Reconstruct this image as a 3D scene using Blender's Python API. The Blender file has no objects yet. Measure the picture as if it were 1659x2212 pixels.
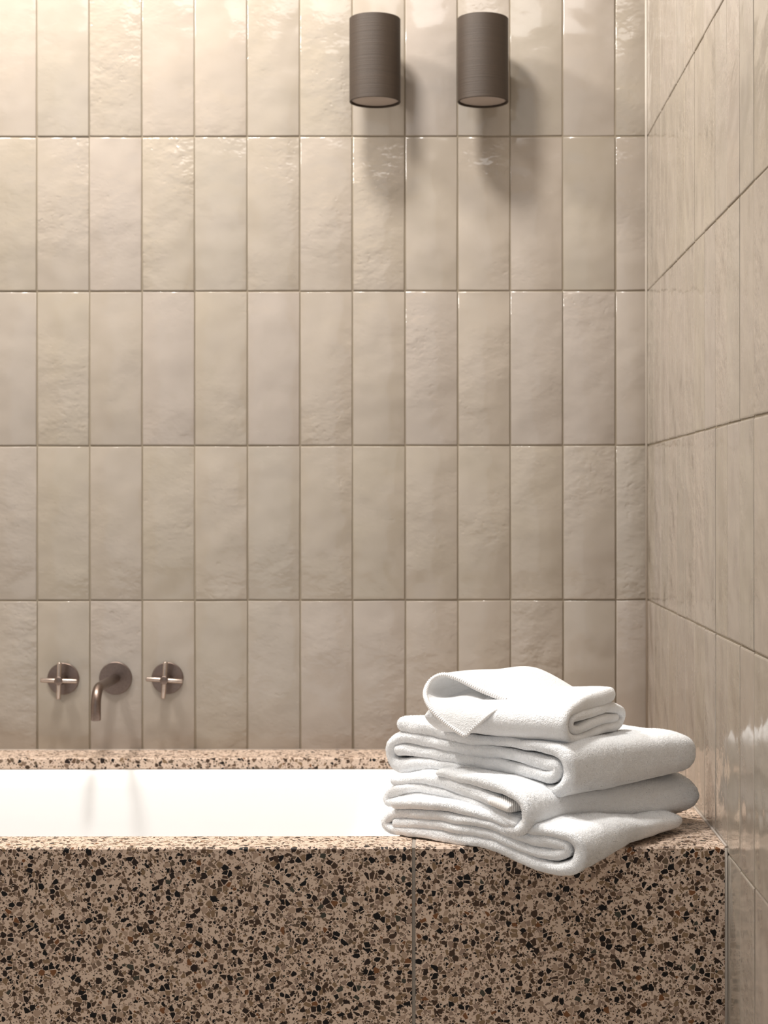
import bpy, bmesh, math, random
import numpy as np
from mathutils import Vector, noise, Matrix
random.seed(7)
sc = bpy.context.scene
COL = sc.collection

# ------------------------------------------------------------------ camera
W, H = 1659.0, 2212.0
D = 3.29                       # camera to back-wall tile face
SPX = 1107.0                   # pixels per metre on the back wall
F = SPX * D                    # focal length in pixels
PX, PY = 959.0, 1081.0         # principal point
CX, CZ = -0.397, 0.986
cam_d = bpy.data.cameras.new('camera')
cam = bpy.data.objects.new('camera', cam_d); COL.objects.link(cam)
cam.location = (CX, -D, CZ)
cam.rotation_euler = (math.radians(90), math.radians(0.06), 0)
cam_d.sensor_fit = 'VERTICAL'; cam_d.sensor_height = 36.0; cam_d.sensor_width = 27.0
cam_d.lens = F / H * 36.0
cam_d.shift_x = -(PX - W / 2) / H
cam_d.shift_y = -(H / 2 - PY) / H
cam_d.clip_start = 0.05
cam_d.dof.use_dof = True
cam_d.dof.focus_distance = 2.38
cam_d.dof.aperture_fstop = 7.5
sc.camera = cam

# ------------------------------------------------------------------ world, lights, exposure
wd = bpy.data.worlds.new('world'); sc.world = wd; wd.use_nodes = True
bg = wd.node_tree.nodes['Background']
bg.inputs[0].default_value = (0.88, 0.94, 1.0, 1); bg.inputs[1].default_value = 0.8
sc.view_settings.view_transform = 'Standard'
sc.view_settings.look = 'None'
sc.view_settings.gamma = 1.0
sc.view_settings.use_curve_mapping = False
sc.view_settings.exposure = 0.08
sc.cycles.use_denoising = True
sc.cycles.use_adaptive_sampling = True; sc.cycles.adaptive_threshold = 0.02
sc.cycles.max_bounces = 7; sc.cycles.diffuse_bounces = 4; sc.cycles.glossy_bounces = 3
sc.cycles.caustics_reflective = False; sc.cycles.caustics_refractive = False

def area(name, loc, target, size, power, col, shape='DISK', sy=None):
    l = bpy.data.lights.new(name, 'AREA'); l.shape = shape; l.size = size
    if sy: l.size_y = sy
    l.energy = power; l.color = col
    o = bpy.data.objects.new(name, l); COL.objects.link(o); o.location = loc
    o.rotation_euler = (Vector(target) - Vector(loc)).to_track_quat('-Z', 'Y').to_euler()
    return o
area('ceiling_light_over_tub', (-0.76, -0.80, 2.70), (-0.70, -0.60, 0.5), 0.24, 34, (1.0, 0.97, 0.93))
area('ceiling_light_tub_left_end', (-1.65, -0.66, 2.70), (-0.60, -0.66, 1.0), 0.30, 44, (1.0, 0.97, 0.93))
area('ceiling_wall_washer', (-1.10, -0.13, 2.66), (-1.05, -0.03, 1.6), 0.10, 2.2, (1.0, 0.80, 0.55))
area('ceiling_room_light', (-0.40, -1.75, 2.72), (-0.40, -1.7, 0.0), 1.2, 14, (1.0, 0.985, 0.97), 'RECTANGLE', 1.0)

# ------------------------------------------------------------------ helpers
def tag(o, label=None, cat=None, group=None, kind=None):
    if label: o['label'] = label
    if cat: o['category'] = cat
    if group: o['group'] = group
    if kind: o['kind'] = kind
    return o
def empty(name, loc):
    o = bpy.data.objects.new(name, None); COL.objects.link(o); o.location = loc
    o.empty_display_size = 0.05
    return o
def link(name, me, m, parent=None, smooth=True):
    o = bpy.data.objects.new(name, me); COL.objects.link(o)
    if m and not me.materials: me.materials.append(m)
    if smooth:
        for p in me.polygons: p.use_smooth = True
    if parent is not None:
        o.parent = parent
        o.matrix_parent_inverse = Matrix.Translation(-Vector(parent.location))
    return o
def from_bm(name, bm, m, parent=None, smooth=True):
    me = bpy.data.meshes.new(name); bm.normal_update(); bm.to_mesh(me); bm.free()
    return link(name, me, m, parent, smooth)
def box_bm(x0, x1, y0, y1, z0, z1, bm=None):
    bm = bm or bmesh.new()
    vs = [bm.verts.new((x, y, z)) for x in (x0, x1) for y in (y0, y1) for z in (z0, z1)]
    for f in ((0,1,3,2),(4,6,7,5),(0,4,5,1),(2,3,7,6),(0,2,6,4),(1,5,7,3)):
        bm.faces.new([vs[i] for i in f])
    bmesh.ops.recalc_face_normals(bm, faces=bm.faces)
    return bm
def tube(path, radii, seg=20, cap=True):
    """swept tube along a list of points with a radius each"""
    bm = bmesh.new(); rings = []
    n = len(path); path = [Vector(p) for p in path]
    t0 = (path[1] - path[0]).normalized()
    up = Vector((0, 0, 1)) if abs(t0.z) < 0.9 else Vector((1, 0, 0))
    a = t0.cross(up).normalized()
    for i, p in enumerate(path):
        t = (path[min(i+1, n-1)] - path[max(i-1, 0)]).normalized()
        a = (a - t * a.dot(t)).normalized(); b = t.cross(a)
        rings.append([bm.verts.new(p + (a*math.cos(2*math.pi*k/seg) + b*math.sin(2*math.pi*k/seg)) * radii[i]) for k in range(seg)])
    for r0, r1 in zip(rings, rings[1:]):
        for k in range(seg):
            bm.faces.new((r0[k], r0[(k+1) % seg], r1[(k+1) % seg], r1[k]))
    if cap:
        bm.faces.new(list(reversed(rings[0]))); bm.faces.new(rings[-1])
    bmesh.ops.recalc_face_normals(bm, faces=bm.faces)
    return bm
def lathe(profile, origin, axis, seg=48):
    """profile of (distance along axis, radius)"""
    ax = Vector(axis).normalized(); o = Vector(origin)
    path = [o + ax * t for t, r in profile]
    up = Vector((0,0,1)) if abs(ax.z) < .9 else Vector((1,0,0))
    a = ax.cross(up).normalized(); b = ax.cross(a)
    bm = bmesh.new(); rings = []
    for t, r in profile:
        c = o + ax * t
        if r < 1e-6: rings.append([bm.verts.new(c)])
        else: rings.append([bm.verts.new(c + (a*math.cos(2*math.pi*k/seg) + b*math.sin(2*math.pi*k/seg))*r) for k in range(seg)])
    for r0, r1 in zip(rings, rings[1:]):
        if len(r0) == 1 and len(r1) == 1: continue
        for k in range(seg):
            k2 = (k+1) % seg
            if len(r0) == 1: bm.faces.new((r0[0], r1[k2], r1[k]))
            elif len(r1) == 1: bm.faces.new((r0[k], r0[k2], r1[0]))
            else: bm.faces.new((r0[k], r0[k2], r1[k2], r1[k]))
    bmesh.ops.recalc_face_normals(bm, faces=bm.faces)
    return bm
def add_bevel(o, w, seg=2, ang=40):
    m = o.modifiers.new('bevel', 'BEVEL'); m.width = w; m.segments = seg
    m.limit_method = 'ANGLE'; m.angle_limit = math.radians(ang)
    return o
def auto_smooth(o, ang=35):
    me = o.data
    me.set_sharp_from_angle(angle=math.radians(ang))

# ------------------------------------------------------------------ materials
class NT:
    def __init__(s, name):
        s.m = bpy.data.materials.new(name); s.m.use_nodes = True
        s.t = s.m.node_tree; s.n = s.t.nodes; s.b = s.n['Principled BSDF']
    def new(s, typ, **kw):
        nd = s.n.new(typ)
        for k, v in kw.items():
            if k in nd.bl_rna.properties: setattr(nd, k, v)
        return nd
    def put(s, sock, v):
        if isinstance(v, bpy.types.NodeSocket): s.t.links.new(v, sock)
        else: sock.default_value = v
    def coord(s, which='Object'): return s.new('ShaderNodeTexCoord').outputs[which]
    def math(s, op, a, b=0.0, clamp=False):
        nd = s.new('ShaderNodeMath', operation=op); nd.use_clamp = clamp
        s.put(nd.inputs[0], a); s.put(nd.inputs[1], b); return nd.outputs[0]
    def vmath(s, op, a, b):
        nd = s.new('ShaderNodeVectorMath', operation=op); s.put(nd.inputs[0], a); s.put(nd.inputs[1], b); return nd.outputs[0]
    def noise(s, vec, scale, detail=2.0, rough=0.5, out=0):
        nd = s.new('ShaderNodeTexNoise'); s.put(nd.inputs['Vector'], vec)
        nd.inputs['Scale'].default_value = scale; nd.inputs['Detail'].default_value = detail
        nd.inputs['Roughness'].default_value = rough; return nd.outputs[out]
    def ramp(s, fac, stops, interp='LINEAR'):
        nd = s.new('ShaderNodeValToRGB'); cr = nd.color_ramp; cr.interpolation = interp
        while len(cr.elements) < len(stops): cr.elements.new(0.5)
        for e, (p, c) in zip(cr.elements, stops):
            e.position = p; e.color = c if len(c) == 4 else (*c, 1)
        s.put(nd.inputs[0], fac); return nd.outputs[0]
    def mix(s, fac, a, b, blend='MIX'):
        nd = s.new('ShaderNodeMix', data_type='RGBA', blend_type=blend)
        s.put(nd.inputs[0], fac); s.put(nd.inputs[6], a); s.put(nd.inputs[7], b); return nd.outputs[2]
    def bump(s, height, dist, strength=1.0, normal=None):
        nd = s.new('ShaderNodeBump'); s.put(nd.inputs['Height'], height)
        nd.inputs['Distance'].default_value = dist; s.put(nd.inputs['Strength'], strength)
        if normal is not None: s.put(nd.inputs['Normal'], normal)
        return nd.outputs[0]
    def set(s, **kw):
        for k, v in kw.items(): s.put(s.b.inputs[k.replace('_', ' ')], v)
        return s

def mat_plain(name, col, rough=0.6, **kw):
    k = NT(name)
    c = k.coord(); v = k.noise(c, 6.0, 3)
    k.set(Base_Color=k.mix(k.math('MULTIPLY', v, 0.12), (*col, 1), tuple(x*0.8 for x in col) + (1,)), Roughness=rough, **kw)
    return k.m

def mat_tile(name, relief=0.0042):
    k = NT(name)
    oi = k.new('ShaderNodeObjectInfo'); rnd = oi.outputs['Random']
    cmb = k.new('ShaderNodeCombineXYZ')
    k.put(cmb.inputs[0], k.math('MULTIPLY', rnd, 61.0)); k.put(cmb.inputs[1], k.math('MULTIPLY', rnd, 37.0)); k.put(cmb.inputs[2], k.math('MULTIPLY', rnd, 83.0))
    p = k.vmath('ADD', k.coord('Object'), cmb.outputs[0])
    # glaze colour: one tone per tile, slow clouds inside it
    tone = k.ramp(rnd, [(0.0, (0.300, 0.259, 0.205)), (0.25, (0.318, 0.271, 0.226)), (0.45, (0.292, 0.256, 0.208)), (0.65, (0.312, 0.268, 0.230)), (0.85, (0.290, 0.250, 0.196)), (1.0, (0.308, 0.264, 0.220))])
    cloud = k.noise(p, 14.0, 3)
    col = k.mix(k.math('MULTIPLY', k.math('SUBTRACT', cloud, 0.35, True), 0.9), tone, (0.350, 0.304, 0.266, 1))
    spot = k.noise(p, 45.0, 2)
    col = k.mix(k.math('MULTIPLY', k.math('SUBTRACT', spot, 0.55, True), 0.7), col, (0.25, 0.215, 0.165, 1))
    # relief: slow undulation, a lumpy patch here and there, little pits
    r2 = k.math('FRACT', k.math('MULTIPLY', rnd, 17.31))
    und = k.noise(p, 13.0, 1.0)
    st = k.new('ShaderNodeMapping'); st.inputs['Rotation'].default_value = (0.2, 0.75, 0.2); st.inputs['Scale'].default_value = (1.0, 1.0, 1.5)
    k.put(st.inputs['Vector'], p)
    lump = k.noise(st.outputs[0], 30.0, 2.0, 0.55)
    mask = k.math('MULTIPLY', k.math('SUBTRACT', k.noise(p, 7.0, 0.0), 0.30, True), k.math('ADD', k.math('MULTIPLY', r2, 1.9), 0.25))
    pit = k.math('MULTIPLY', k.math('SUBTRACT', k.noise(p, 95.0, 1.0), 0.62, True), 0.9)
    h = k.math('ADD', k.math('MULTIPLY', und, 1.5), k.math('MULTIPLY', k.math('SUBTRACT', lump, pit), mask))
    nb = k.bump(h, relief, 0.9)
    k.set(Base_Color=col, Roughness=k.math('ADD', k.math('MULTIPLY', cloud, 0.06), 0.085), Normal=nb)
    k.b.inputs['IOR'].default_value = 1.5
    return k.m

def mat_grout(name, col):
    k = NT(name); c = k.coord()
    v = k.noise(c, 9.0, 3); g = k.noise(c, 900.0, 2)
    k.set(Base_Color=k.mix(v, (*col, 1), tuple(x*0.72 for x in col) + (1,)), Roughness=0.9, Normal=k.bump(g, 0.0004, 0.5))
    return k.m

CHIP = [(0.00, (0.005, 0.004, 0.004)), (0.13, (0.020, 0.012, 0.009)), (0.22, (0.052, 0.031, 0.020)), (0.34, (0.105, 0.066, 0.042)),
        (0.45, (0.115, 0.082, 0.056)), (0.55, (0.180, 0.126, 0.092)), (0.66, (0.265, 0.192, 0.150)), (0.77, (0.21, 0.142, 0.087)), (0.87, (0.36, 0.265, 0.200)),
        (0.965, (0.17, 0.075, 0.032)), (0.985, (0.045, 0.045, 0.035))]
def mat_terrazzo(name, amount=1.0):
    k = NT(name); c = k.coord('Object')
    warp = k.vmath('SCALE', k.noise(c, 70.0, 2, out=1), (0, 0, 0)); 
    wn = k.n[-1]
    sc_ = [n for n in k.n if n.type == 'VECT_MATH' and n.operation == 'SCALE'][-1]; sc_.inputs['Scale'].default_value = 0.0016
    p = k.vmath('ADD', c, warp)
    def layer(scale, select, edge, off):
        mp = k.new('ShaderNodeMapping'); k.put(mp.inputs['Vector'], p); mp.inputs['Location'].default_value = (off, off*1.7, off*0.6)
        mp.inputs['Rotation'].default_value = (off, off*0.7, off*1.3)
        v1 = k.new('ShaderNodeTexVoronoi', feature='F1'); v1.inputs['Scale'].default_value = scale; k.put(v1.inputs['Vector'], mp.outputs[0])
        v2 = k.new('ShaderNodeTexVoronoi', feature='DISTANCE_TO_EDGE'); v2.inputs['Scale'].default_value = scale; k.put(v2.inputs['Vector'], mp.outputs[0])
        sp = k.new('ShaderNodeSeparateColor'); k.put(sp.inputs[0], v1.outputs['Color'])
        sel = k.math('LESS_THAN', sp.outputs[0], select*amount)
        thr = k.math('ADD', k.math('MULTIPLY', sp.outputs[2], edge * 1.6), edge)
        ins = k.math('MULTIPLY', k.math('SUBTRACT', v2.outputs['Distance'], thr), 60.0, True)
        # stones of one colour fade a little inside
        col = k.ramp(sp.outputs[1], CHIP, 'CONSTANT')
        return k.math('MULTIPLY', sel, ins), col
    base = k.mix(k.noise(c, 25.0, 3), (0.555, 0.425, 0.335, 1), (0.62, 0.495, 0.405, 1))
    col = base
    for scale, select, edge, off in ((440.0, 0.32, 0.07, 3.1), (240.0, 0.46, 0.05, 1.3), (136.0, 0.52, 0.04, 0.0)):
        m, cc = layer(scale, select, edge, off)
        col = k.mix(m, col, cc)
    grain = k.noise(c, 350.0, 3)
    col = k.mix(k.math('MULTIPLY', grain, 0.22), col, (0.62, 0.50, 0.41, 1), 'SOFT_LIGHT')
    k.b.inputs['Specular IOR Level'].default_value = 0.18
    k.set(Base_Color=col, Roughness=0.38, Normal=k.bump(k.noise(c, 500.0, 2), 0.0002, 0.25))
    return k.m

def mat_towel(name):
    k = NT(name); c = k.coord('Object')
    n1 = k.noise(c, 620.0, 2, 0.65); n2 = k.noise(c, 260.0, 2, 0.6); n3 = k.noise(c, 60.0, 2)
    h = k.math('ADD', k.math('ADD', k.math('MULTIPLY', n1, 0.8), k.math('MULTIPLY', n2, 0.7)), k.math('MULTIPLY', n3, 0.5))
    k.set(Base_Color=(0.895, 0.90, 0.908, 1), Roughness=0.95, Normal=k.bump(h, 0.0030, 0.75))
    k.b.inputs['Sheen Weight'].default_value = 0.25
    k.b.inputs['Sheen Roughness'].default_value = 0.5
    k.b.inputs['Specular IOR Level'].default_value = 0.1
    return k.m

def mat_metal(name, col, rough, metallic=1.0, streak=(6.0, 6.0, 900.0), amt=0.0003):
    k = NT(name)
    mp = k.new('ShaderNodeMapping'); k.put(mp.inputs['Vector'], k.coord('Object')); mp.inputs['Scale'].default_value = streak
    s = k.noise(mp.outputs[0], 1.0, 3, 0.6)
    dark = tuple(x*0.72 for x in col) + (1,)
    k.set(Base_Color=k.mix(k.math('MULTIPLY', k.math('SUBTRACT', s, 0.3, True), 1.6, True), dark, (*col, 1)), Roughness=rough, Metallic=metallic,
          Normal=k.bump(s, amt, 0.5))
    return k.m

M_TILE = mat_tile('glazed_tile')
M_GROUT = mat_grout('tile_grout', (0.28, 0.23, 0.165))
M_TGROUT = mat_grout('terrazzo_grout', (0.30, 0.26, 0.22))
M_SEAL = mat_plain('sealant', (0.36, 0.30, 0.25), 0.5)
M_TERR = mat_terrazzo('terrazzo')
M_DECK = mat_terrazzo('terrazzo_deck', 0.66)
M_TOWEL = mat_towel('white_terry')
def mat_pile(name):
    k = NT(name); d_ = k.new('ShaderNodeBsdfDiffuse'); t_ = k.new('ShaderNodeBsdfTranslucent'); mx = k.new('ShaderNodeMixShader')
    v = k.noise(k.coord(), 40.0, 2)
    c_ = k.mix(v, (0.915, 0.925, 0.94, 1), (0.94, 0.95, 0.965, 1))
    k.put(d_.inputs[0], c_); k.put(t_.inputs[0], c_); mx.inputs[0].default_value = 0.5
    k.put(mx.inputs[1], d_.outputs[0]); k.put(mx.inputs[2], t_.outputs[0])
    k.put(k.n['Material Output'].inputs[0], mx.outputs[0]); return k.m
M_PILE = mat_pile('terry_loops')
M_TUB = mat_plain('white_enamel', (0.74, 0.735, 0.73), 0.35)
M_PLASTER = mat_plain('plaster', (0.78, 0.74, 0.69), 0.9)
M_FLOOR = mat_plain('stone_floor', (0.40, 0.35, 0.30), 0.6)
M_BRONZE = mat_metal('brushed_bronze', (0.235, 0.175, 0.148), 0.34, 1.0, (300.0, 300.0, 300.0), 0.0001)
M_BAR = mat_metal('highlit_bronze', (0.52, 0.425, 0.37), 0.33, 1.0, (300.0, 300.0, 300.0), 0.0001)  # same bronze in a lighter colour, the cross bars' highlight painted in
M_SHADE = mat_metal('lamp_bronze', (0.040, 0.0245, 0.014), 0.62, 0.12, (5.0, 5.0, 520.0), 0.0006)
M_DIFF = mat_plain('lamp_glass', (0.36, 0.30, 0.265), 0.6)

# ------------------------------------------------------------------ room shell
DECK = 0.500
PITCH, ROW, JOINT = 0.10265, 0.3016, 0.0026
ZJ = 1.0930                    # a horizontal joint
XJ = -0.0619                   # a vertical joint of the back wall
XL, YF, ZT = -2.45, -4.3, 2.75

w_back = tag(from_bm('wall_back', box_bm(XL, 0.12, 0.0022, 0.12, 0.0, ZT), M_GROUT, smooth=False), kind='structure')
w_right = tag(from_bm('wall_right', box_bm(0.0022, 0.12, YF, 0.0022, 0.0, ZT), M_GROUT, smooth=False), kind='structure')
tag(from_bm('wall_left', box_bm(XL - 0.12, XL, YF, 0.12, 0.0, ZT), M_PLASTER, smooth=False), kind='structure')
tag(from_bm('ceiling', box_bm(XL - 0.12, 0.12, YF, 0.12, ZT, ZT + 0.1), M_PLASTER, smooth=False), kind='structure')
tag(from_bm('floor', box_bm(XL - 0.12, 0.12, YF, 0.12, -0.1, 0.0), M_FLOOR, smooth=False), kind='structure')

def tile_mesh(w, h, seed, sharp=70):
    """slab with its face towards -y: body, rounded rim in two steps, slightly uneven outline"""
    rng = random.Random(seed)
    bm = bmesh.new()
    j = [(rng.uniform(-.0005, .0005), rng.uniform(-.0006, .0006)) for _ in range(4)]
    cs = ((-1, -1), (1, -1), (1, 1), (-1, 1))
    rings = []
    for inset, zin, y in ((0.0, 0.0, 0.006), (0.0, 0.0, 0.0013), (0.0004, 0.0008, 0.0004), (0.0013, 0.0026, 0.0)):
        rings.append([bm.verts.new((sx*(w/2 - inset) + j[i][0], y, sz*(h/2 - zin) + j[i][1])) for i, (sx, sz) in enumerate(cs)])
    for a, b in zip(rings, rings[1:]):
        for i in range(4):
            bm.faces.new((a[i], a[(i+1) % 4], b[(i+1) % 4], b[i]))
    bm.faces.new(rings[-1])
    bmesh.ops.recalc_face_normals(bm, faces=bm.faces)
    me = bpy.data.meshes.new('tile'); bm.to_mesh(me); bm.free(); me.materials.append(M_TILE)
    for p in me.polygons: p.use_smooth = True
    me.set_sharp_from_angle(angle=math.radians(sharp))
    return me
TM = [tile_mesh(PITCH - JOINT, ROW - JOINT, s) for s in range(5)]
TM_SIDE = [tile_mesh(PITCH - .0036, ROW - JOINT, 40 + s, 12) for s in range(5)]
TM_CUT = [tile_mesh(-XJ - JOINT/2 - 0.0012, ROW - JOINT, 20 + s) for s in range(3)]
rt = random.Random(3)
def put_tile(me, loc, rz, parent):
    o = bpy.data.objects.new('tile', me); COL.objects.link(o); o.parent = parent
    o.location = loc
    side = abs(rz) > .1
    o.rotation_euler = (rt.gauss(0, .0010 if side else .0022), rt.gauss(0, .0006), rz + rt.gauss(0, .0016 if side else .0022))
rows = range(-4, 6)
for r in rows:
    zc = ZJ + ROW * (r + 0.5)
    if zc - ROW/2 < -0.02 or zc + ROW/2 > ZT + 0.02: continue
    if zc + ROW/2 > DECK:                              # the tub surround hides the wall below it
        put_tile(rt.choice(TM_CUT), ((XJ + JOINT/2 - 0.0012) / 2 , rt.gauss(0, .00025), zc), 0, w_back)
        for c in range(20):
            put_tile(rt.choice(TM), (XJ - PITCH*(c + 0.5), rt.gauss(0, .00025), zc), 0, w_back)
    for c in range(26):
        put_tile(rt.choice(TM_SIDE), (rt.gauss(0, .00025), -PITCH*(c + 0.5) - 0.001, zc), -math.pi/2, w_right)

from_bm('sealant_bead', tube([(-0.0012, -0.0012, DECK), (-0.0012, -0.0012, ZT)], [.0028]*2, 10), mat_plain('corner_sealant', (.40, .35, .295), .45), w_right)

# ------------------------------------------------------------------ terrazzo tub surround
YFR = -0.927                   # front face
XJD = -0.440                   # joint between the slabs
HX0, HX1, HY0, HY1 = -2.14, -0.462, -0.846, -0.108   # tub opening
sur = tag(empty('tub_surround', (-1.2, -0.5, 0.0)), 'built-in terrazzo surround of brown and black chips around the white bathtub', 'tub surround')
def slab_grid(xs, ys, z0, z1, skip):
    bm = bmesh.new(); V = {}
    def v(i, j, k):
        if (i, j, k) not in V: V[i, j, k] = bm.verts.new((xs[i], ys[j], (z0, z1)[k]))
        return V[i, j, k]
    cells = {(i, j) for i in range(len(xs)-1) for j in range(len(ys)-1)} - set(skip)
    for (i, j) in cells:
        bm.faces.new((v(i,j,1), v(i+1,j,1), v(i+1,j+1,1), v(i,j+1,1)))
        bm.faces.new((v(i,j+1,0), v(i+1,j+1,0), v(i+1,j,0), v(i,j,0)))
        for (di, dj, a, b) in ((0,-1,(i,j),(i+1,j)), (1,0,(i+1,j),(i+1,j+1)), (0,1,(i+1,j+1),(i,j+1)), (-1,0,(i,j+1),(i,j))):
            if (i+di, j+dj) not in cells:
                bm.faces.new((v(*a,0), v(*b,0), v(*b,1), v(*a,1)))
    bmesh.ops.recalc_face_normals(bm, faces=bm.faces)
    return bm
YS = YFR + 0.0042
d1 = from_bm('deck_slab', slab_grid([XL + .002, HX0, HX1, XJD - .0025], [YS, HY0, HY1, -0.0015], DECK - .021, DECK, [(1, 1)]), M_DECK, sur, False); add_bevel(d1, .0022, 2)
d2 = from_bm('deck_slab', slab_grid([XJD + .0025, -0.0015], [YS, -0.0015], DECK - .021, DECK, []), M_DECK, sur, False); add_bevel(d2, .0008, 1)
def panel(x0, x1):
    bm = bmesh.new()
    pr = [(YFR, 0.0), (YFR, DECK - .0026), (YFR + .0022, DECK - .0002), (YFR + .0037, DECK - .0002), (YFR + .0037, 0.0)]
    a = [bm.verts.new((x0, y, z)) for y, z in pr]; b = [bm.verts.new((x1, y, z)) for y, z in pr]
    for i in range(5):
        bm.faces.new((a[i], a[(i+1) % 5], b[(i+1) % 5], b[i]))
    bm.faces.new(list(reversed(a))); bm.faces.new(b)
    bmesh.ops.recalc_face_normals(bm, faces=bm.faces)
    return from_bm('front_panel', bm, M_TERR, sur, False)
panel(XL + .002, XJD - .0025); panel(XJD + .0025, -0.0022)
jm = bmesh.new()
box_bm(XJD - .0026, XJD + .0026, YFR + .0011, YFR + .02, 0, DECK - .0012, jm); box_bm(XJD - .0026, XJD + .0026, YFR + .0015, -0.002, DECK - .02, DECK - .0010, jm)
tag(from_bm('grout_joint', jm, M_TGROUT, sur, False))
from_bm('mortar_bed', box_bm(XL + .004, -0.004, YFR + .0036, YFR + .03, 0.0, DECK - .0215), M_TGROUT, sur, False)
from_bm('sealant_bead', tube([(-0.0014, YFR + .0014, 0.001), (-0.0014, YFR + .0014, DECK - .0015)], [.0030]*2, 12), M_TGROUT, sur)
from_bm('sealant_bead', tube([(-0.0012, YFR + .002, DECK), (-0.0012, -0.002, DECK)], [.0024]*2, 10), M_SEAL, sur)
from_bm('sealant_bead', tube([(XL + .002, -0.0012, DECK), (-0.002, -0.0012, DECK)], [.0016]*2, 8), M_SEAL, sur)

# bathtub: rounded-rectangle rings from the rim under the slab down to the floor of the tub
def rring(x0, x1, y0, y1, r, z, n=8):
    pts = []
    for cx, cy, a0 in ((x1-r, y1-r, 0), (x0+r, y1-r, 90), (x0+r, y0+r, 180), (x1-r, y0+r, 270)):
        for i in range(n + 1):
            a = math.radians(a0 + 90*i/n); pts.append((cx + r*math.cos(a), cy + r*math.sin(a), z))
    return pts
tub = tag(empty('bathtub', (-1.3, -0.48, 0.0)), 'white enamel bathtub sunk into the terrazzo surround', 'bathtub')
bm = bmesh.new(); prev = None
zr = DECK - .0215
for off, z, r in ((-.022, zr - .012, .05), (-.022, zr, .05), (.000, zr, .05), (.004, zr - .003, .05), (.013, zr - .026, .055), (.017, zr - .034, .06), (.028, zr - .10, .07), (.05, zr - .22, .09), (.075, zr - .33, .12), (.10, zr - .375, .13), (.15, zr - .40, .13), (.24, zr - .408, .10)):
    ring = [bm.verts.new(p) for p in rring(HX0 + off*1.0, HX1 - off*1.6, HY0 + off, HY1 - off, r, z)]
    if prev:
        n = len(ring)
        for i in range(n): bm.faces.new((prev[i], prev[(i+1) % n], ring[(i+1) % n], ring[i]))
    prev = ring
bm.faces.new(prev)
bmesh.ops.recalc_face_normals(bm, faces=bm.faces)
for f in bm.faces: f.normal_flip()
basin = from_bm('basin', bm, M_TUB, tub); auto_smooth(basin, 50)
dr = lathe([(0, .0), (0, .026), (.003, .025), (.004, .02), (.004, 0)], (-1.85, -.477, zr - .4085), (0, 0, 1), 32)
from_bm('drain', dr, M_BRONZE, tub)

# ------------------------------------------------------------------ taps and spout
def wall_pt(px, py): return (CX + (px - PX)/SPX, 0.0, CZ - (py - PY)/SPX)
def disc(parent, c, r, t):
    o = from_bm('escutcheon', lathe([(0, 0), (0, r), (t - .0008, r), (t, r - .0008), (t, 0)], c, (0, -1, 0), 56), M_BRONZE, parent); auto_smooth(o, 40)
def handle(px, py, roll, label):
    c = wall_pt(px, py); e = tag(empty('tap_handle', c), label, 'tap', 'cross tap handles')
    c = Vector(c)
    disc(e, c, .0308, .0055)
    y = -.040
    o = from_bm('stem', lathe([(0.004, .0095), (.030, .0095), (.033, .0080), (.046, .0080), (.0468, .0070), (.0468, 0)], c, (0, -1, 0), 32), M_BRONZE, e); auto_smooth(o, 40)
    for k, a in enumerate((roll, roll + 90)):
        d = Vector((math.cos(math.radians(a)), 0, -math.sin(math.radians(a)))); m = c + Vector((0, y, 0)); L = .0355; r = .0044
        ts = [(-L, .0028), (-L + .0004, .0036), (-L + .0015, r), (L - .0015, r), (L - .0004, .0036), (L, .0028)]
        o = from_bm('cross_bar', tube([m + d*t for t, _ in ts], [q for _, q in ts], 20), M_BAR, e); auto_smooth(o, 50)
handle(137, 1465, 1.8, 'brushed bronze cross tap handle left of the bath spout')
handle(362, 1464, 3.8, 'brushed bronze cross tap handle right of the bath spout')
c = Vector(wall_pt(250, 1464))
sp = tag(empty('bath_spout', c), 'brushed bronze bath spout bending down from the tiled wall', 'spout')
disc(sp, c, .0318, .0055)
path = [c + Vector((0, -.003, 0)), c + Vector((0, -.05, 0)), c + Vector((0, -.10, 0))]
R, out = .034, .190
for i in range(15):
    a = math.radians(90 * i / 14)
    path.append(c + Vector((0, -(out - R) - R*math.sin(a), -R + R*math.cos(a))))
path += [c + Vector((0, -out, -R - .010)), c + Vector((0, -out, -.0565)), c + Vector((0, -out, -.058))]
rad = [.0092]*(len(path) - 1) + [.0084]
o = from_bm('spout_pipe', tube(path, rad, 28), M_BRONZE, sp); auto_smooth(o, 45)
from_bm('outlet', lathe([(0, .0072), (.001, .0072), (.0013, 0)], path[-1] - Vector((0,0,-.0006)), (0, 0, -1), 24), mat_plain('spout_mouth', (.03, .025, .02), .6), sp)

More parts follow.
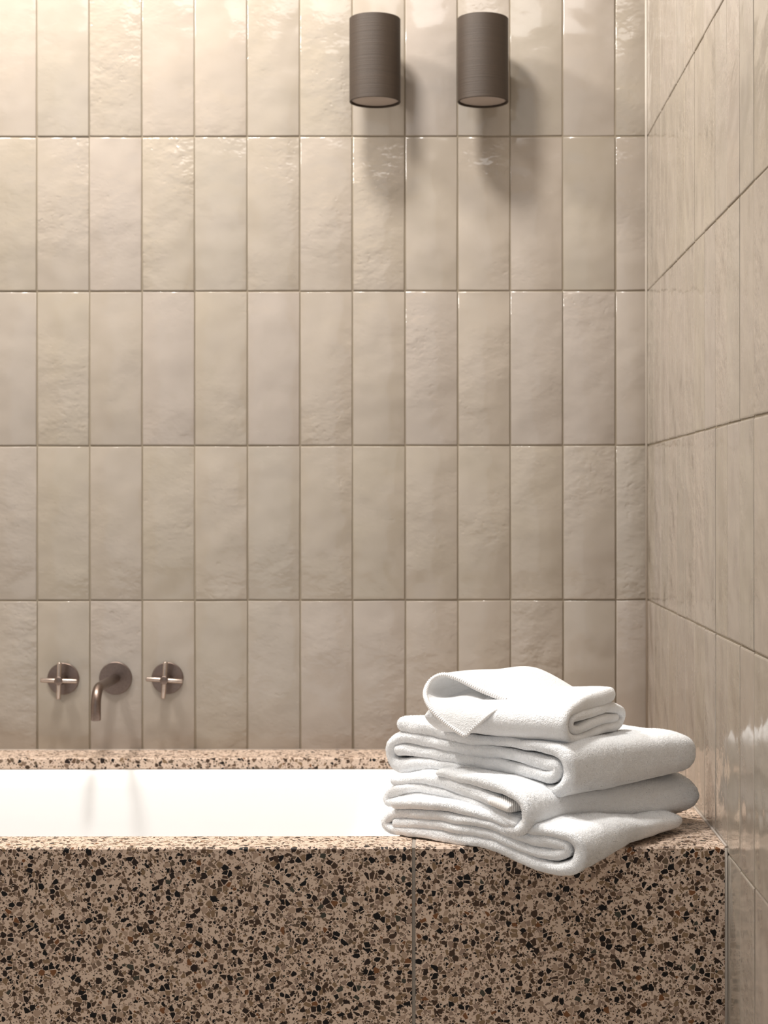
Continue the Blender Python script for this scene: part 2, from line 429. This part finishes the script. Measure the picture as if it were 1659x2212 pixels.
# ------------------------------------------------------------------ wall lamps
def lamp(px, label):
    LY, R, Z0, Z1 = -.088, .0485, 1.742, 1.900
    dep = D + LY; x = CX + (px - PX) / F * dep
    e = tag(empty('wall_lamp', (x, 0, Z0)), label, 'wall lamp', 'pair of cylinder wall lamps')
    c = (x, LY, Z0)
    sh = from_bm('lamp_shade', lathe([(.012, R - .0032), (.0005, R - .0032), (0, R - .0026), (0, R - .0006), (.0006, R), (Z1-Z0-.0006, R), (Z1-Z0, R - .0006), (Z1-Z0, R - .0026), (Z1-Z0-.0006, R - .0032), (Z1-Z0-.012, R - .0032)], c, (0, 0, 1), 72), M_SHADE, e); auto_smooth(sh, 40)
    from_bm('diffuser', lathe([(.0035, 0), (.0035, R - .0050), (.0042, R - .0033), (.008, R - .0033), (.008, 0)], c, (0, 0, 1), 64), M_DIFF, e)
    from_bm('diffuser', lathe([(0, 0), (0, R - .0033), (.004, R - .0033), (.0045, R - .005), (.0045, 0)], (x, LY, Z1 - .010), (0, 0, 1), 64), M_DIFF, e)
    br = from_bm('bracket', box_bm(x - .014, x + .014, LY + R - .006, -.004, (Z0+Z1)/2 - .02, (Z0+Z1)/2 + .02), M_SHADE, e, False); add_bevel(br, .002)
    bp = from_bm('wall_plate', box_bm(x - .032, x + .032, -.008, .0, (Z0+Z1)/2 - .045, (Z0+Z1)/2 + .045), M_SHADE, e, False); add_bevel(bp, .002)
lamp(811, 'brushed bronze cylinder wall lamp, the left one of the pair')
lamp(1044, 'brushed bronze cylinder wall lamp, the right one nearer the room corner')

# ------------------------------------------------------------------ towels
def ray_depth(px, py, d): return Vector((CX + (px - PX)/F*d, -D + d, CZ - (py - PY)/F*d))
def to_plane(px, py, N, e):
    """measure a point of a fold on the vertical face that starts at N and runs along e"""
    n0, n1 = -e[1], e[0]; kx = (px - PX)/F
    d = ((N[0] - CX)*n0 + (N[1] + D)*n1) / (kx*n0 + n1)
    p = ray_depth(px, py, d)
    return ((p.x - N[0])*e[0] + (p.y - N[1])*e[1], p.z, d)
def crom(pts, step):
    """Catmull-Rom through tuples, resampled about every step (first two coordinates)"""
    out = []
    n = len(pts)
    for i in range(n - 1):
        p0 = pts[max(i-1, 0)]; p1 = pts[i]; p2 = pts[i+1]; p3 = pts[min(i+2, n-1)]
        m = max(2, int(math.hypot(p2[0]-p1[0], p2[1]-p1[1]) / step))
        for k in range(m):
            t = k / m
            out.append(tuple(0.5*((2*b) + (-a + c)*t + (2*a - 5*b + 4*c - d)*t*t + (-a + 3*b - 3*c + d)*t**3) for a, b, c, d in zip(p0, p1, p2, p3)))
    out.append(tuple(pts[-1]))
    return out
def smoothstep(t): t = max(0, min(1, t)); return t*t*(3 - 2*t)
def ribbon(bm, ctrl, N, e, eR, Lv, shape, vin=0.0, amp=.0016, seed=0, step=.0035, endR=.036, outer=None):
    """a folded sheet: its fold line (px, py, half thickness px, setback mm) lies on the face N-e and runs back along eR"""
    uw = []
    for q in ctrl:
        u, z, d = to_plane(q[0], q[1], N, e)
        uw.append((u, z, (q[2] + 2.9) * d / F, (q[3] if len(q) > 3 else 0) * .001))
    pts = crom(uw, step); n = len(pts)
    zs = [p[1] for p in pts]; us = [p[0] for p in pts]
    nr = []
    for i in range(n):
        a = pts[max(i-1, 0)]; b = pts[min(i+1, n-1)]
        tx, tz = b[0]-a[0], b[1]-a[1]; l = math.hypot(tx, tz) or 1
        nr.append((-tz/l, tx/l))
    hm = sum(p[2] for p in pts)/n
    vs = [0, .04*hm, .14*hm, .30*hm, .5*hm, .75*hm, 1.05*hm, 1.5*hm, 2.1*hm]
    v = 3.0*hm
    while v < Lv - endR - .001: vs.append(v); v += .0055
    vs += [Lv - endR + endR*math.sin(math.radians(a)) for a in (0, 10, 20, 30, 40, 50, 60, 68, 75, 81, 86, 90)]
    so = Vector((seed*3.7, seed*1.9, seed*5.3))
    grid = []
    for v in vs:
        r = hm
        k = math.sqrt(max(0, 1 - (1 - v/r)**2)) if v < r else 1.0
        kend = max(0.0, 1 - min(1, (v - (Lv - endR))/endR)**2.9)**(1/2.9) if v > Lv - endR else 1.0
        ring = []
        order = [(i, 1, 0) for i in range(n)]
        order += [(n-1, 0, a) for a in (60, 30, 0, -30, -60)]
        order += [(i, -1, 0) for i in reversed(range(n))]
        order += [(0, 0, a) for a in (180+60, 180+30, 180, 180-30, 180-60)]
        for (i, sd, ang) in order:
            u, z, h, back = pts[i]; h *= max(k, .02)
            nx, nz = nr[i]
            if sd: pu, pz = u + nx*h*sd, z + nz*h*sd
            else:
                tx, tz = nz, -nx
                a = math.radians(ang if ang <= 90 else ang)
                ca, sa = math.cos(a), math.sin(a)
                pu, pz = u + (tx*ca + nx*sa)*h, z + (tz*ca + nz*sa)*h
            vv = vin + back * (1 - smoothstep(v/.05)) + v
            vv += .0035 * noise.noise(Vector((pu*22, pz*40, 0)) + so) * (1 - smoothstep(v/.06))
            P = shape(pu, pz, v, kend)
            x = N[0] + e[0]*P[0] + eR[0]*vv; y = N[1] + e[1]*P[0] + eR[1]*vv
            q = Vector((x, y, P[1]))
            w = noise.noise(q*13 + so)*amp*1.6 + noise.noise(q*38 + so)*amp + noise.noise(q*120 + so)*amp*.35
            pz2 = P[1] + w*(1.0 if abs(nz) > .3 else .3)
            x += w*.7*e[0]; y += w*.7*e[1]
            ring.append((x, y, pz2))
        grid.append(ring)
    rows_ = []
    for ring in grid: rows_.append([bm.verts.new(p) for p in ring])
    m = len(rows_[0])
    lay = bm.faces.layers.int.get('pile') or bm.faces.layers.int.new('pile')
    i0 = 0
    if outer is not None:
        ou, oz = uw[outer][0], uw[outer][1]
        i0 = min(range(n), key=lambda q: (pts[q][0]-ou)**2 + (pts[q][1]-oz)**2)
    im = min(range(i0, n), key=lambda q: pts[q][0]); sgn = 1 if nr[im][0] < 0 else -1
    for jv, (a, b) in enumerate(zip(rows_, rows_[1:])):
        for i in range(m):
            f = bm.faces.new((a[i], a[(i+1) % m], b[(i+1) % m], b[i]))
            if i < n: pi, sd = i, 1
            elif n + 5 <= i < 2*n + 5: pi, sd = n - 1 - (i - n - 5), -1
            else: pi, sd = (n-1 if i < n + 5 else 0), 0
            f[lay] = 1 if vs[jv] < .020 or (pi >= i0 and (sd == sgn or sd == 0)) else 0
    # close both ends across the thin cut
    for row, flip in ((rows_[0], False), (rows_[-1], True)):
        for i in range(n - 1):
            j = n + 5 + (n - 1 - i)
            q = [row[i], row[i+1], row[j-1], row[j]]
            try: bm.faces.new(q if flip else list(reversed(q)))
            except ValueError: pass
DROOP = [(0.0, 0.0), (.02, .003), (.05, .010), (.095, .022)]
def add_pile(cloth, parent, density, length, width, seed):
    """terry loops: a fine standing nap over the visible side of a cloth, one joined mesh"""
    me = cloth.data; me.calc_loop_triangles()
    nt_ = len(me.loop_triangles); nv = len(me.vertices)
    co = np.empty(nv*3); me.vertices.foreach_get('co', co); co = co.reshape(-1, 3)
    vn = np.empty(nv*3); me.vertices.foreach_get('normal', vn); vn = vn.reshape(-1, 3)
    tv = np.empty(nt_*3, int); me.loop_triangles.foreach_get('vertices', tv); tv = tv.reshape(-1, 3)
    tp = np.empty(nt_, int); me.loop_triangles.foreach_get('polygon_index', tp)
    fl = np.ones(len(me.polygons), int)
    if 'pile' in me.attributes: me.attributes['pile'].data.foreach_get('value', fl)
    A_, B_, C_ = co[tv[:, 0]], co[tv[:, 1]], co[tv[:, 2]]
    cr = np.cross(B_ - A_, C_ - A_); ar = np.linalg.norm(cr, axis=1)/2
    nz = cr[:, 2]/np.maximum(ar*2, 1e-12); ny = cr[:, 1]/np.maximum(ar*2, 1e-12)
    ar = ar*(fl[tp] > 0)*(nz > -.75)*(ny < .55)
    rg = np.random.default_rng(seed); cnt = int(ar.sum()*density)
    pick = rg.choice(nt_, cnt, p=ar/ar.sum())
    r1 = np.sqrt(rg.random(cnt))[:, None]; r2 = rg.random(cnt)[:, None]
    wa, wb, wc_ = 1 - r1, r1*(1 - r2), r1*r2
    T = tv[pick]
    P = co[T[:, 0]]*wa + co[T[:, 1]]*wb + co[T[:, 2]]*wc_
    Nn = vn[T[:, 0]]*wa + vn[T[:, 1]]*wb + vn[T[:, 2]]*wc_; Nn /= np.maximum(np.linalg.norm(Nn, axis=1), 1e-9)[:, None]
    dr_ = Nn + rg.normal(0, .45, (cnt, 3)); dr_ /= np.linalg.norm(dr_, axis=1)[:, None]
    sd = np.cross(dr_, rg.normal(0, 1, (cnt, 3))); sd /= np.maximum(np.linalg.norm(sd, axis=1), 1e-9)[:, None]
    ln = length*rg.uniform(.55, 1.15, cnt)[:, None]; wd_ = width*rg.uniform(.7, 1.3, cnt)[:, None]
    P = P - Nn*.0003
    gn = np.cross(sd, dr_); sd *= np.sign((gn*Nn).sum(1))[:, None]
    V = np.stack([P - sd*wd_/2, P + sd*wd_/2, P + dr_*ln], 1).reshape(-1, 3)
    pm = bpy.data.meshes.new('terry_pile')
    pm.vertices.add(cnt*3); pm.vertices.foreach_set('co', V.ravel())
    pm.loops.add(cnt*3); pm.loops.foreach_set('vertex_index', np.arange(cnt*3))
    pm.polygons.add(cnt); pm.polygons.foreach_set('loop_start', np.arange(cnt)*3)
    pm.update(calc_edges=True)
    fnm = np.cross(V[1::3] - V[0::3], V[2::3] - V[0::3]); fnm /= np.maximum(np.linalg.norm(fnm, axis=1), 1e-12)[:, None]
    fnm *= np.sign((fnm*Nn).sum(1))[:, None]
    # stand every loop so that its lit side looks outwards
    cn = Nn*.75 + fnm*.25 + rg.normal(0, .10, (cnt, 3)); cn /= np.linalg.norm(cn, axis=1)[:, None]
    for p_ in pm.polygons: p_.use_smooth = True
    pm.normals_split_custom_set_from_vertices(np.repeat(cn, 3, 0).tolist())
    o = link('terry_pile', pm, M_PILE, parent, False)
    tag(o, kind='stuff')
    return o
def droop(y):
    d = YFR - y
    if d <= 0: return 0.0
    for (a, b), (c, e_) in zip(DROOP, DROOP[1:]):
        if d <= c: return b + (e_ - b)*smoothstep((d - a)/(c - a)*.5)*2 if False else b + (e_ - b)*(d - a)/(c - a)
    return DROOP[-1][1]
def fit_droop(ctrl, N, e):
    """how far the underside has sunk below the deck, against its overhang past the front edge"""
    pts = crom([(*to_plane(q[0], q[1], N, e)[:2], q[2]*to_plane(q[0], q[1], N, e)[2]/F) for q in ctrl], .003)
    bins = {}
    for u, z, h in pts:
        d = YFR - (N[1] + e[1]*u)
        if d > -.01:
            k_ = round(d/.008); bins[k_] = min(bins.get(k_, 9), z - h)
    tab = []; cur = 0.0
    for k_ in sorted(bins):
        cur = max(cur, DECK + .0012 - bins[k_]); tab.append((max(0.0, k_*.008), cur))
    return [(0.0, 0.0)] + [t for t in tab if t[0] > 0]
def unit(a): l = math.hypot(*a); return (a[0]/l, a[1]/l)
PILE = 1.1e6
def bath_towel(label, N, L, R, strips, settle, seed, floorz=None, dk=1.0, kt=0.0):
    """settle = (bottom, top) at the near corner once undrooped and (bottom, top) at the far right end"""
    e = unit((L[0]-N[0], L[1]-N[1])); r_ = (R[0]-N[0], R[1]-N[1]); Lv = math.hypot(*r_); eR = unit(r_)
    (b0, t0), (b1, t1) = settle
    def shape(u, z, v, kend):
        y0 = N[1] + e[1]*u; y1 = y0 + eR[1]*v
        hf = max(0.0, min(1.0, (z + dk*droop(y0) - b0)/(t0 - b0)))
        z2 = z + dk*(droop(y0) - droop(y1))*(1 - kt*hf)
        f = smoothstep(v/Lv*1.05)
        zr_ = b1 + (z2 - b0)*(t1 - b1)/(t0 - b0)
        zz = z2*(1 - f) + zr_*f
        zm = (b0 + t0)/2*(1 - f) + (b1 + t1)/2*f
        hh = (t0 - b0)/2*(1 - f) + (t1 - b1)/2*f; tn = max(-1.15, min(1.15, (zz - zm)/hh)); g = smoothstep(v/.11)*.85
        zz = zz*(1 - g) + g*(zm + hh*math.copysign(abs(tn)**.62, tn))
        if kend < 1:
            zz = zm + (zz - zm)*max(kend, .03)
            u = u + (1 - kend)*.014*math.exp(-max(0, u + .025)/.05)
        if floorz is not None:
            zz = max(zz, floorz + .0012 - droop(y1) - (.0 if y1 > YFR else .001))
        return (u, zz)
    t = tag(empty('bath_towel', (N[0] + .1, N[1] + .15, floorz or b0)), label, 'towel', 'stack of folded white towels')
    bm = bmesh.new()
    for i, (s, outer) in enumerate(strips): ribbon(bm, s, N, e, eR, Lv, shape, vin=.0, seed=seed + i*.37, outer=outer)
    bmesh.ops.recalc_face_normals(bm, faces=bm.faces)
    o = from_bm('folded_cloth', bm, M_TOWEL, t)
    add_pile(o, t, PILE, .0017, .0006, int(seed*10))
    return t, e, eR, shape

A = [(852,1780,9),(894,1781,9),(941,1785,9),(988,1792,9),(1060,1808,9),(1100,1825,10),(1150,1842,10),(1190,1846,11),(1214,1841,11),(1217,1830,11),(1190,1821,11),(1150,1817,10),(1100,1803,10),
     (1060,1787,9),(1030,1778,9),(988,1771,9),(941,1765,9),(900,1761,9),(860,1759,9),(838,1764,9),(827,1777,9),(834,1790,9),(855,1796,9),(900,1801,11),(957,1810,11),(1000,1816,11),(1060,1829,12),(1105,1850,12),(1150,1869,13),(1195,1879,13),
     (1230,1873,13),(1245,1854,13),(1246,1830,13),(1232,1810,12),(1200,1799,11),(1150,1794,10),(1100,1783,10),(1050,1764,10),(1000,1749,10),(960,1742,10),(900,1737,10,-5),(852,1737,9,-6)]
DROOP[:] = fit_droop(A, (-.235, -1.022), unit((-.4826 + .235, -.835 + 1.022)))
print('DROOP', [(round(a,3), round(b,4)) for a, b in DROOP])
tA, eA, eRA, shA = bath_towel('folded white bath towel at the bottom of the stack, lying on the terrazzo', (-.235, -1.022), (-.4826, -.835), (-.066, -.799), [(A, 20)], ((.500, .556), (.501, .530)), 1, DECK, 1.0, .6)
B1 = [(1062,1730,11),(1040,1722,12),(1004,1709,13),(970,1698,13),(941,1689,12),(900,1680,11),(870,1682,10),(846,1686,9)]
B2 = [(1106,1781,9),(1090,1773,10),(1060,1756,11),(1030,1741,9),(1004,1731,8),(960,1717,8),(920,1706,9),(880,1704,9),(850,1709,10),(832,1720,10),(832,1733,9),(855,1731,9),(900,1725,10),(960,1733,10),(1000,1747,11),(1060,1782,12),(1095,1796,12),(1114,1796,12),
      (1129,1783,12),(1133,1760,12),(1127,1735,12),(1106,1715,12),(1060,1697,13),(1020,1687,11),(980,1678,9),(945,1671,6)]
tB, eB, eRB, shB = bath_towel('folded white bath towel in the middle of the stack with a ribbed hem corner showing', (-.290, -.990), (-.495, -.765), (-.018, -.746), [(B1, 7), (B2, 9)], ((.542, .600), (.517, .584)), 2, None, .9, 1.2)
Cc = [(856,1622,10),(870,1621,10),(900,1625,10),(960,1634,11),(1000,1640,11),(1060,1652,12),(1100,1661,12),(1150,1671,12),(1176,1676,12),(1194,1670,12),(1195,1658,12),(1178,1650,12),(1150,1644,12),(1100,1632,10),
      (1040,1624,12),(1000,1618,12),(960,1611,11),(900,1600,11),(870,1596,11),(848,1602,11),(837,1620,11),(840,1641,11),(858,1654,12),(900,1653,13),(960,1654,10),(1000,1660,10),(1060,1675,10),(1100,1684,9),(1150,1700,9),(1184,1709,12),
      (1208,1704,13),(1220,1689,13),(1223,1667,13),(1217,1640,13),(1198,1623,12),(1165,1614,10),(1130,1610,9),(1090,1603,9),(1040,1601,9),(1000,1594,11),(960,1586,12),(920,1578,13),(880,1570,14),(864,1568,14)]
tC, eC, eRC, shC = bath_towel('plump folded white bath towel on top of the other two, under the washcloth', (-.240, -.960), (-.490, -.750), (-.034, -.752), [(Cc, 19)], ((.578, .655), (.580, .645)), 3, None, 0.0)

# hem tab of the middle towel: a short flat selvedge end that sticks out of the fold
def on_face(px, py, N, e, eR, v):
    u, z, d = to_plane(px, py, N, e)
    return Vector((N[0] + e[0]*u + eR[0]*v, N[1] + e[1]*u + eR[1]*v, z))
NB = (-.290, -.990)
bm = bmesh.new()
hp = [(1052,1727,9.5),(1066,1732,11),(1078,1737,11.5),(1092,1743,11.0),(1101,1747,10),(1104,1749,7)]
rings = []
for px, py, hh in hp:
    ring = []
    for (dv, s) in ((-.004, -.5), (-.0052, 0), (-.004, .5), (0.0, .95), (.01, 1), (.05, 1), (.05, -1), (.01, -1), (0.0, -.95)):
        ring.append(bm.verts.new(on_face(px - s*hh*.35, py + s*hh, NB, eB, eRB, dv)))
    rings.append(ring)
for a, b in zip(rings, rings[1:]):
    for i in range(9): bm.faces.new((a[i], a[(i+1) % 9], b[(i+1) % 9], b[i]))
bm.faces.new(rings[0]); bm.faces.new(rings[-1])
bmesh.ops.recalc_face_normals(bm, faces=bm.faces)
k = NT('ribbed_hem'); cc = k.coord('Object')
wv = k.new('ShaderNodeTexWave', bands_direction='X'); k.put(wv.inputs['Vector'], cc); wv.inputs['Scale'].default_value = 120; wv.inputs['Distortion'].default_value = 1.0
k.set(Base_Color=(.84, .82, .80, 1), Roughness=.9, Normal=k.bump(wv.outputs[1], .0012, .7)); M_HEM = k.m
hem_tab = from_bm('hem', bm, M_HEM, tB); tag(hem_tab, 'ribbed selvedge hem end')
sm = hem_tab.modifiers.new('sub', 'SUBSURF'); sm.levels = 2; sm.render_levels = 2

# washcloth: a rolled bundle whose end faces the right, and one corner drawn out over the left side
ND, LD, RD = (-.216, -.940), (-.4115, -.838), (-.1245, -.783)
eD = unit((RD[0]-ND[0], RD[1]-ND[1])); eRD = unit((LD[0]-ND[0], LD[1]-ND[1])); LvD = .222
wc = tag(empty('washcloth', (-.26, -.85, .652)), 'small folded white washcloth with a stitched corner draped open on top of the stack', 'towel')
def shapeD(u, z, v, kend):
    zz = z
    zm = .676
    f = smoothstep(v/LvD)
    zz = zm + (zz - zm)*(1 - .18*f)
    if kend < 1: zz = zm + (zz - zm)*max(kend, .03)
    return (u, max(zz, .640))
Dd = [(1337,1552,7),(1320,1554,8),(1290,1560,9),(1268,1569,9),(1252,1577,8),(1241,1572,7),(1241,1558,7),(1252,1548,8),(1270,1542,9),(1300,1534,9),(1326,1530,9),(1345,1536,8),(1350,1550,7),(1344,1565,8),(1320,1573,8),(1290,1581,8),(1265,1592,8),
      (1245,1597,8),(1231,1586,8),(1228,1562,8),(1236,1541,9),(1258,1526,12),(1290,1514,15),(1312,1507,16),(1324,1503,15)]
bm = bmesh.new(); ribbon(bm, Dd, ND, eD, eRD, LvD, shapeD, seed=4.4, amp=.0010, endR=.02, step=.003, outer=14)
bmesh.ops.recalc_face_normals(bm, faces=bm.faces)
o = from_bm('rolled_cloth', bm, M_TOWEL, wc); add_pile(o, wc, PILE, .0010, .0005, 91)

G = [[(1005,1590,2.384),(1036,1561,2.384),(1072,1534,2.388),(1120,1519,2.412),(1185,1516,2.45)],
     [(966,1564,2.402),(1012,1540,2.398),(1058,1521,2.418),(1112,1515,2.46),(1185,1511,2.48)],
     [(932,1532,2.420),(978,1516,2.430),(1030,1499,2.460),(1100,1510,2.49),(1185,1508,2.50)],
     [(918,1500,2.446),(962,1502,2.500),(1020,1500,2.520),(1100,1500,2.53),(1192,1503,2.53)],
     [(929,1472,2.462),(968,1480,2.530),(1032,1476,2.555),(1112,1476,2.56),(1208,1500,2.54)],
     [(955,1458,2.458),(1005,1452,2.520),(1070,1449,2.545),(1156,1446,2.545),(1256,1500,2.52)],
     [(988,1466,2.446),(1034,1463,2.485),(1086,1465,2.502),(1156,1468,2.508),(1252,1504,2.50)],
     [(1036,1490,2.430),(1066,1489,2.455),(1102,1489,2.468),(1158,1492,2.475),(1242,1509,2.475)],
     [(1092,1513,2.418),(1112,1511,2.435),(1132,1509,2.445),(1166,1507,2.452),(1232,1513,2.46)]]
G = [[tuple(ray_depth(*q)) for q in row] for row in G]
def cr1(P, t):
    n = len(P) - 1; t = max(0, min(.99999, t))*n; i = int(t); f = t - i
    p0, p1, p2, p3 = P[max(i-1, 0)], P[i], P[min(i+1, n)], P[min(i+2, n)]
    return Vector([.5*((2*b) + (-a + c)*f + (2*a - 5*b + 4*c - d)*f*f + (-a + 3*b - 3*c + d)*f**3) for a, b, c, d in zip(p0, p1, p2, p3)])
def patch(s, t): return cr1([cr1(row, t) for row in G], s)
NSV, NTV = 72, 44
bm = bmesh.new()
vv = [[bm.verts.new(patch(i/NSV, j/NTV)) for j in range(NTV + 1)] for i in range(NSV + 1)]
for i in range(NSV):
    for j in range(NTV): bm.faces.new((vv[i][j], vv[i][j+1], vv[i+1][j+1], vv[i+1][j]))
k = NT('thin_cloth'); c_ = k.coord('Object')
tl = k.new('ShaderNodeBsdfTranslucent'); tl.inputs[0].default_value = (.90, .90, .90, 1); mx = k.new('ShaderNodeMixShader'); mx.inputs[0].default_value = .30
nb_ = k.bump(k.math('ADD', k.noise(c_, 620.0, 2, .65), k.noise(c_, 260.0, 2, .6)), .0018, .7)
k.set(Base_Color=(.89, .89, .89, 1), Roughness=.95, Normal=nb_); k.b.inputs['Specular IOR Level'].default_value = .1
k.put(mx.inputs[1], k.b.outputs[0]); k.put(mx.inputs[2], tl.outputs[0]); k.put(k.n['Material Output'].inputs[0], mx.outputs[0])
dc = from_bm('draped_corner', bm, k.m, wc)
so = dc.modifiers.new('thick', 'SOLIDIFY'); so.thickness = .0048; so.offset = 0
def stitched(points, r, pitch):
    """overcast hem: a thin roll with slanted stitches standing proud"""
    dense = [points[0]]; 
    for a, b in zip(points, points[1:]):
        l = (b - a).length; m = max(1, int(l/.00055))
        for k_ in range(1, m + 1): dense.append(a.lerp(b, k_/m))
    bm = bmesh.new(); rings = []; acc = 0; seg = 10
    ax = None
    for i, p in enumerate(dense):
        if i: acc += (p - dense[i-1]).length
        t = (dense[min(i+1, len(dense)-1)] - dense[max(i-1, 0)]).normalized()
        if ax is None: ax = t.cross(Vector((0, 1, 0.2))).normalized()
        ax = (ax - t*ax.dot(t)).normalized(); b = t.cross(ax)
        ring = []
        for k_ in range(seg):
            th = 2*math.pi*k_/seg
            rr = r*(1 + .16*math.cos(2*math.pi*acc/pitch + th))
            ring.append(bm.verts.new(p + (ax*math.cos(th) + b*math.sin(th))*rr))
        rings.append(ring)
    for a, b in zip(rings, rings[1:]):
        for k_ in range(seg): bm.faces.new((a[k_], a[(k_+1) % seg], b[(k_+1) % seg], b[k_]))
    bm.faces.new(rings[0]); bm.faces.new(rings[-1])
    bmesh.ops.recalc_face_normals(bm, faces=bm.faces)
    return bm
M_STITCH = mat_plain('white_thread', (.86, .845, .835), .9)
st = from_bm('stitched_hem', stitched([patch(i/120, 0) for i in range(121)], .0034, .0034), M_STITCH, wc); tag(st, 'overcast stitched edge')
st = from_bm('stitched_hem', stitched([patch(0, i/60*.72) for i in range(61)], .0026, .0034), M_STITCH, wc); tag(st, 'narrow stitched edge')
